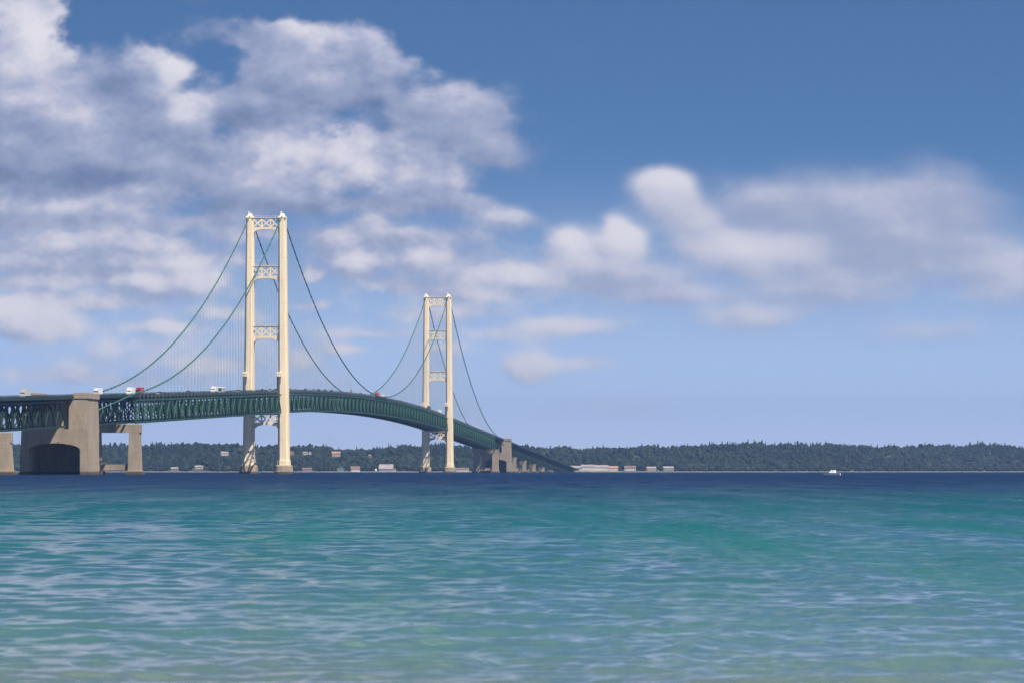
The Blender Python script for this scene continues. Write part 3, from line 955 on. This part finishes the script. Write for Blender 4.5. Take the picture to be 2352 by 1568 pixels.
for si, (sa, sb, n) in enumerate(spans):
    TRW = TRW0 if si in (3, 4, 5) else TRW2
    L = (sb-sa)/n
    ys = [sa + L*i for i in range(n+1)]
    # chords
    for sg in (1, -1):
        top, bot = MB(), MB()
        for i in range(n):
            y0, y1 = ys[i], ys[i+1]
            x = sg*TRW
            top.beam((x, y0, H(y0)-TOPG), (x, y1, H(y1)-TOPG), .85, .8)
            bot.beam((x, y0, H(y0)-TOPG-DEPTH), (x, y1, H(y1)-TOPG-DEPTH), .95, .8)
        top.build('top_chord', (M['green_light'] if sg > 0 else M['green']) if TRW == TRW0 else M['green_dark_shade'], bridge)  # far side and viaduct darker, shade put into the colour
        bot.build('bottom_chord', M['green'] if TRW == TRW0 else M['green_dark_shade'], bridge)
    for i in range(n):
        y0, y1 = ys[i], ys[i+1]
        flip = (i % 2 == 0)
        key = (round(L, 2), flip, TRW)
        if key not in panel_cache:
            panel_cache[key] = panel_mesh(L, flip, TRW == TRW0)
        slope = math.atan2(H(y1)-H(y0), y1-y0)
        if east_count < 300 and si < 7 or east_count < 250:
            o = link('truss_panel', panel_cache[key], bridge, (TRW, y0, H(y0)-TOPG-DEPTH))
            o.rotation_euler.x = slope
            east_count += 1
        else:
            zb, zt = H(y0)-TOPG-DEPTH, H(y0)-TOPG
            zb1, zt1 = H(y1)-TOPG-DEPTH, H(y1)-TOPG
            rest.beam((TRW, y0, zb), (TRW, y0, zt), .44, .6)
            rest.beam((TRW, y0, zb if flip else zt), (TRW, y1, zt1 if flip else zb1), .7, .6)
        # far truss, sway frames and laterals
        zb, zt = H(y0)-TOPG-DEPTH, H(y0)-TOPG
        zb1, zt1 = H(y1)-TOPG-DEPTH, H(y1)-TOPG
        rest.beam((-TRW, y0, zb), (-TRW, y0, zt), .44, .6)
        rest.beam((-TRW, y0, zb if flip else zt), (-TRW, y1, zt1 if flip else zb1), .7, .6)
        rest.beam((-TRW, y0, zt-.2), (TRW, y0, zt-.2), 1.3, .5, (0,1,0))
        rest.beam((-TRW, y0, zb), (TRW, y0, zb), .55, .5, (0,1,0))
        rest.beam((-TRW, y0, zb), (0, y0, zt-.6), .4, .4, (0,1,0))
        rest.beam((TRW, y0, zb), (0, y0, zt-.6), .4, .4, (0,1,0))
        rest.beam((-TRW, y0, zb), (TRW, y1, zb1), .4, .4, (0,0,1))
        rest.beam((TRW, y0, zb), (-TRW, y1, zb1), .4, .36, (0,0,1))
TRW = TRW0
o = rest.build('cross_bracing', M['green_dark_shade'], bridge)  # bracing and far truss take the shaded copy of the green
o['kind'] = 'stuff'

# --- road deck, kerbs and railings
def strip(mb, prof, ys):
    rings = [[(x, y, H(y)+z) for x, z in prof] for y in ys]
    mb.loft(rings)
segs = [(-SIDE-BACK-330, -SIDE-BACK+2), (-SIDE-BACK+2.05, -SIDE), (-SIDE+.05, 0), (0.05, MAIN), (MAIN+.05, MAIN+SIDE), (MAIN+SIDE+.05, MAIN+SIDE+BACK+2), (MAIN+SIDE+BACK+2.05, n_end+120)]
for a, b_ in segs:
    ys = np.linspace(a, b_, max(3, int((b_-a)/12)+1))
    mb = MB()
    strip(mb, [(-8.3,-.75),(8.3,-.75),(8.3,0),(-8.3,0)], ys)
    dk = mb.build('road_deck', M['asphalt'], bridge)
    mb = MB()
    for sg in (-1, 1):
        strip(mb, [(sg*8.32,-.9),(sg*8.78,-.9),(sg*8.78,.22),(sg*8.32,.22)] if sg > 0 else [(-8.78,-.9),(-8.32,-.9),(-8.32,.22),(-8.78,.22)], ys)
    mb.build('kerb', M['green_dark_shade'], dk)
    mb = MB()
    for i in range(0, int((b_-a)/6)):
        y = a + (i+.5)*6
        z = H(y)
        mb.box(-7.9, 7.9, y-.25, y+.25, z-1.55, z-.76)
    mb.build('floor_beam', M['green_dark_shade'], dk)
    for sg in (-1, 1):
        mb = MB()
        for z0, z1 in ((.95,1.12),(.60,.72),(.33,.43)):
            x0, x1 = sorted((sg*8.50, sg*8.60))
            strip(mb, [(x0,z0),(x1,z0),(x1,z1),(x0,z1)], ys)
        for i in range(int((b_-a)/2.0)):
            y = a + (i+.5)*2.0
            z = H(y)
            mb.box(sg*8.55-.06, sg*8.55+.06, y-.06, y+.06, z+.2, z+1.0)
        mb.build('railing', M['green_dark_shade'], bridge)

# --- suspenders
sus = []
for sg in (1, -1):
    for sa, sb, n in ((-SIDE+1, -5.4, 46), (5.4, MAIN-5.4, 96), (MAIN+5.4, MAIN+SIDE-1, 46)):
        L = (sb-sa)/n
        for i in range(1, n):
            y = sa + L*i
            hgt = cable_z(y) - (H(y)-TOPG+.4)
            if hgt > 3.0:
                sus.append((hgt/(2519+y)*(1.0 if sg > 0 else .9), sg, y, hgt))
sus.sort(key=lambda q: -q[0])
rm = MB()
for dx_ in (-.2, .2):
    for dy_ in (-.24, .24):
        rm.box(dx_-.020, dx_+.020, dy_-.020, dy_+.020, 0, 1)
rope_me = rm.mesh('suspender', M['rope'])
left_over = MB()
for i, (_, sg, y, hgt) in enumerate(sus):
    zb = H(y)-TOPG+.4
    if i < 290:
        o = link('suspender', rope_me, bridge, (sg*CABLE_L, y, zb))
        o.scale = (1, 1, hgt)
    else:
        x = sg*CABLE_L
        left_over.box(x-.08, x+.08, y-.08, y+.08, zb, zb+hgt)
o = left_over.build('short_suspenders', M['rope'], bridge)
o['kind'] = 'stuff'

# --- concrete piers
def bent(s, top, lab, w=3.0, wb=3.5, dep=4.2, TRW=TRW0):
    p = link('bent_pier', None, bridge, (0, s, 0))
    if lab:
        p['label'] = lab
    for sg in (-1, 1):
        x = sg*TRW
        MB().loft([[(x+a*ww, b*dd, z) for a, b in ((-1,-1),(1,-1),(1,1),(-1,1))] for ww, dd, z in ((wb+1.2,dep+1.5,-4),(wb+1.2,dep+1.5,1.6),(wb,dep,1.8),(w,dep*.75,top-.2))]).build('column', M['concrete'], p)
    MB().box(-TRW-w-.6, TRW+w+.6, -dep*.8, dep*.8, top-4.2, top).build('cap_beam', M['concrete'], p)
    MB().box(-TRW+w-.2, TRW-w+.2, -dep*.5, dep*.5, 2.0, 5.0).build('base_strut', M['concrete'], p)
    return p
bent(-SIDE, H(-SIDE)-TOPG-DEPTH-.9, 'concrete cable bent on the near side span', 2.5, 3.0)
bent(MAIN+SIDE, H(-SIDE)-TOPG-DEPTH-.9, 'concrete cable bent past the farther tower')
bent(-SIDE-BACK-165, H(-SIDE-BACK-165)-TOPG-DEPTH-.9, 'concrete viaduct pier at the edge of view', 2.4, 3.4, 3.0, 8.0)
for i in range(1, nps+1):
    s = ns + (n_end-ns)*i/nps
    top = H(s)-TOPG-DEPTH-.6
    if top > 1.0:
        bent(s, top, None, 2.0, 2.6, 2.4, TRW2)

def anchorage(s, lab):
    a = link('anchorage', None, bridge, (0, s, 0))
    a['label'] = lab
    hw, hd = 15.5, 15.0
    seat = H(s-19)-TOPG-DEPTH-1.0
    # body with a tall portal niche: two legs and an arched head
    mb = MB()
    nin, nh = 12.0, min(14.5, seat-4)
    poly = [(-hw-1.2,-4),(-nin,-4),(-nin,nh-3)]
    for i in range(1, 10):
        t = math.pi*(1 - i/10)
        poly.append((nin*math.cos(t), nh-3+3*math.sin(t)))
    poly += [(nin,nh-3),(nin,-4),(hw+1.2,-4),(hw,seat),(-hw,seat)]
    mb.prism_y(poly, -hd, hd-4)
    mb.build('portal_wall', M['concrete'], a)
    MB().box(-hw, hw, hd-3.99, hd, -4, seat-.01).build('anchor_block', M['concrete'], a)
    for sg in (-1, 1):
        x0, x1 = sorted((sg*6.7, sg*hw))
        zt = H(s)-.95
        MB().loft([[(x0,-hd,seat-.02),(x1,-hd,seat-.02),(x1,hd,seat-.02),(x0,hd,seat-.02)],
                   [(x0,-hd+.8,zt),(x1-sg*.3 if sg>0 else x1,-hd+.8,zt),(x1-sg*.3 if sg>0 else x1,hd-.8,zt),(x0,hd-.8,zt)]]).build('side_wall', M['concrete'], a)
        c0, c1 = sorted((sg*8.95, sg*(hw+.3)))
        MB().box(c0, c1, -hd+.4, hd-.4, zt+.01, zt+2.6).build('parapet', M['concrete'], a)
    MB().box(-6.6, 6.6, -hd+3, hd-3, seat+.01, H(s)-1.0).build('cable_chamber', M['concrete'], a)
    return a
anchorage(-SIDE-BACK, 'massive concrete anchorage beside the near end of the truss')
anchorage(MAIN+SIDE+BACK, 'concrete anchorage past the farther tower')
# landing embankment where the viaduct reaches the far shore
MB().loft([[(-14,n_end+2,-3),(14,n_end+2,-3),(14,n_end+400,-3),(-14,n_end+400,-3)],[(-9,n_end+4,2.6),(9,n_end+4,2.6),(9,n_end+380,2.6),(-9,n_end+380,2.6)]]).build('abutment', M['concrete'], bridge)

# --- red roadworks signal with mast on the deck
s = s_at(806, 7.2)
p = to_world(7.2, s, H(s))
sg_ = link('warning_signal', None, None, p)
tag(sg_, 'red warning signal on a thin mast at the crown of the bridge deck', 'signal')
MB().tube([(0,0,0),(0,0,12.5)], .12, 6).build('mast', M['steel'], sg_)
MB().box(-.7,.7,-.25,.25,1.3,2.8).build('signal_head', M['lens_red'], sg_)

# ------------------------------------------------------------------ vehicles on the deck
def wheels(root, xs, w, r):
    me = MB().tube([(-.14,0,0),(.14,0,0)], r, 12).mesh('wheel', M['rubber'])
    hm = MB().tube([(-.16,0,0),(.16,0,0)], r*.55, 10).mesh('rim', M['steel'])
    for y in xs:
        for sg in (-1, 1):
            o = link('wheel', me, root, (sg*(w/2-.12), y, r))
            link('rim', hm, o)
def car(paint_, tall=False):
    root = link('suv' if tall else 'car', None)
    w, l = 1.85, 4.7
    hb, hc = (.95, 1.85) if tall else (.82, 1.48)
    n = [(-l/2,.35),(-l/2,.62),(-l/2+.15,hb-.1),(-.75 if not tall else -1.1,hb),(l/2-.1,hb),(l/2,.6),(l/2,.35)]
    prof = [(y, z) for y, z in n]
    mb = MB()
    k = len(prof)
    vs = [(-w/2, y, z) for y, z in prof] + [(w/2, y, z) for y, z in prof]
    fs = [tuple(range(k)), tuple(reversed(range(k, 2*k)))] + [(i, k+i, k+(i+1) % k, (i+1) % k) for i in range(k)]
    mb.add(vs, fs)
    mb.build('body', M[paint_], root)
    y0, y1, y2, y3 = (-1.2,-.5,2.1,2.3) if tall else (-.95,-.1,1.25,1.95)
    MB().loft([[(-w/2+.05,y0,hb),(w/2-.05,y0,hb),(w/2-.05,y3,hb),(-w/2+.05,y3,hb)],[(-w/2+.24,y1,hc-.06),(w/2-.24,y1,hc-.06),(w/2-.24,y2,hc-.06),(-w/2+.24,y2,hc-.06)]]).build('windows', M['glass'], root)
    MB().box(-w/2+.22, w/2-.22, y1-.05, y2+.05, hc-.06, hc).build('roof', M[paint_], root)
    wheels(root, (-1.4, 1.4), w, .33)
    hm = MB().box(-.18,.18,-.05,.05,-.08,.08).mesh('headlight', M['white_p'])
    tm = MB().box(-.16,.16,-.05,.05,-.1,.1).mesh('tail_light', M['lens_red'])
    for sg in (-1, 1):
        link('headlight', hm, root, (sg*.62, -l/2-.02, .66))
        link('tail_light', tm, root, (sg*.68, l/2+.02, .66))
    return root
def truck(cab, boxp, l=12.0, h=4.05):
    root = link('truck', None)
    w = 2.5
    MB().loft([[(-w/2+.05,-l/2,.5),(w/2-.05,-l/2,.5),(w/2-.05,-l/2+2.3,.5),(-w/2+.05,-l/2+2.3,.5)],
               [(-w/2+.05,-l/2,1.6),(w/2-.05,-l/2,1.6),(w/2-.05,-l/2+2.3,1.6),(-w/2+.05,-l/2+2.3,1.6)],
               [(-w/2+.15,-l/2+.5,3.0),(w/2-.15,-l/2+.5,3.0),(w/2-.15,-l/2+2.3,3.0),(-w/2+.15,-l/2+2.3,3.0)]]).build('cab', M[cab], root)
    MB().box(-w/2+.2, w/2-.2, -l/2+.14, -l/2+.5, 1.75, 2.6).build('windscreen', M['glass'], root)
    MB().box(-w/2, w/2, -l/2+2.6, l/2, 1.05, h).build('cargo_box', M[boxp], root)
    MB().box(-w/2+.4, w/2-.4, -l/2+.6, l/2-.1, .6, 1.0).build('chassis', M['dark_p'], root)
    wheels(root, (-l/2+1.2, l/2-2.6, l/2-1.4), w, .5)
    return root
def bus(p):
    root = link('bus', None)
    w, l = 2.55, 12.0
    MB().box(-w/2, w/2, -l/2, l/2, .4, 3.4).build('body', M[p], root)
    for sg in (-1, 1):
        for i in range(6):
            MB().box(sg*w/2-.03, sg*w/2+.03, -l/2+.7+i*1.85, -l/2+2.3+i*1.85, 1.7, 2.7).build('window', M['glass'], root)
    MB().box(-w/2+.2, w/2-.2, -l/2-.04, -l/2+.02, 1.3, 2.9).build('windscreen', M['glass'], root)
    MB().box(-w/2+.15, w/2-.15, -l/2+.5, l/2-.5, 3.4, 3.62).build('roof', M[p], root)
    wheels(root, (-l/2+2.2, l/2-2.8), w, .5)
    return root
VEH = [  # column in the photo, lateral, kind, colours, label
 (58, 6.6,'truck',('silver_p','silver_p'),'silver box truck on the deck left of the anchorage'),
 (225,6.6,'truck',('silver_p','white_p'),'small white truck on the deck just past the anchorage top'),
 (300,6.6,'truck',('white_p','white_p'),'tall white lorry close ahead of a red lorry above the concrete bent'),
 (321,6.6,'truck',('maroon_p','red_p'),'red lorry on the deck beside the tall white lorry'),
 (365,6.6,'suv',('white_p',),'white van-like car alone past the red lorry'),
 (372,6.6,'car',('red_p',),'small red car just behind the white van-like car'),
 (432,6.6,'suv',('dark_p',),'dark off-roader halfway along the near side span'),
 (492,6.6,'truck',('white_p','white_p'),'white truck leading a coach before the nearer tower'),
 (509,6.6,'bus',('white_p',),'long white coach on the deck before the nearer tower'),
 (547,6.6,'suv',('silver_p',),'silver off-roader between the white coach and the nearer tower'),
 (602,6.6,'suv',('dark_p',),'black off-roader framed between the legs of the nearer tower'),
 (620,6.6,'suv',('white_p',),'white off-roader framed between the legs of the nearer tower'),
 (634,6.6,'suv',('maroon_p',),'maroon off-roader hard against the right leg of the nearer tower'),
 (666,6.6,'suv',('white_p',),'white off-roader first to emerge right of the nearer tower'),
 (678,6.6,'car',('white_p',),'low white car second right of the nearer tower'),
 (701,6.6,'suv',('blue_p',),'dark blue off-roader between two white cars past the nearer tower'),
 (719,6.6,'suv',('white_p',),'white off-roader ahead of a file of dark cars on the main span'),
 (732,6.6,'suv',('dark_p',),'first dark off-roader of the file of three on the main span'),
 (746,6.6,'suv',('maroon_p',),'middle one, maroon, of the file of three dark cars'),
 (761,6.6,'suv',('dark_p',),'last dark off-roader of the file of three on the main span'),
 (828,6.6,'suv',('tan_p',),'tan off-roader just past the red signal'),
 (866,6.6,'truck',('red_p','red_p'),'red truck where the cables dip to the deck'),
 (881,6.6,'truck',('white_p','tan_p'),'tan truck just past the cable dip'),
 (921,6.6,'suv',('red_p',),'red off-roader descending towards the farther tower'),
 (985,6.6,'truck',('dark_p','dark_p'),'dark truck just before the right leg of the farther tower'),
 (1010,6.6,'truck',('white_p','white_p'),'white truck between the legs of the farther tower'),
]
for px, l, kind, cols, lab in VEH:
    s = s_at(px, l)
    o = {'truck': truck, 'bus': bus}.get(kind, None)
    o = o(*cols) if o else car(cols[0], kind == 'suv')
    o.location = to_world(l, s, H(s)+.01)
    o.rotation_euler = (math.atan2(H(s+2)-H(s-2), 4), 0, -ALPHA)
    tag(o, lab, {'suv': 'car'}.get(kind, kind), 'traffic on the bridge')

# ------------------------------------------------------------------ small motor boat far out on the right
bx_ = (1912-1176)/F*1450
bt = link('motor_boat', None, None, (bx_, 1450, 0))
tag(bt, 'small white motor boat alone on the dark water far from the bridge', 'boat')
bt.rotation_euler.z = 1.2
hull = []
for y, w, z0 in ((-3.2,1.15,-.2),(-1,1.25,-.3),(1.2,1.1,-.25),(2.6,.6,0),(3.4,.05,.35)):
    hull.append([(-w,y,1.0),(-w*.75,y,.2),(-.05,y,z0),(.05,y,z0),(w*.75,y,.2),(w,y,1.0)])
MB().loft(hull).build('hull', M['white_p'], bt)
MB().loft([[(-.85,-1.2,1.0),(.85,-1.2,1.0),(.75,1.2,1.0),(-.75,1.2,1.0)],[(-.75,-1.0,2.0),(.75,-1.0,2.0),(.6,.5,2.0),(-.6,.5,2.0)]]).build('cabin', M['white_p'], bt)
MB().box(-.7,.7,.72,.82,1.25,1.85).build('windscreen', M['glass'], bt)
MB().box(-.25,.25,-3.6,-3.2,.1,1.3).build('outboard_motor', M['dark_p'], bt)

# ------------------------------------------------------------------ haze: the air over the strait
hz = MB().box(-10700, 10700, -10700, 10700, -7.0, 182.0)
haze_m = bpy.data.materials.new('haze')
haze_m.use_nodes = True
ht = haze_m.node_tree
ht.nodes.clear()
pv = ht.nodes.new('ShaderNodeVolumePrincipled')
pv.inputs['Color'].default_value = (.34, .57, 1.0, 1)
pv.inputs['Density'].default_value = 6.5e-5
pv.inputs['Anisotropy'].default_value = 0.5
mo = ht.nodes.new('ShaderNodeOutputMaterial')
ht.links.new(pv.outputs[0], mo.inputs['Volume'])
haze = hz.build('haze', haze_m)
tag(haze, 'thin blue summer haze over the strait', 'haze', kind='stuff')
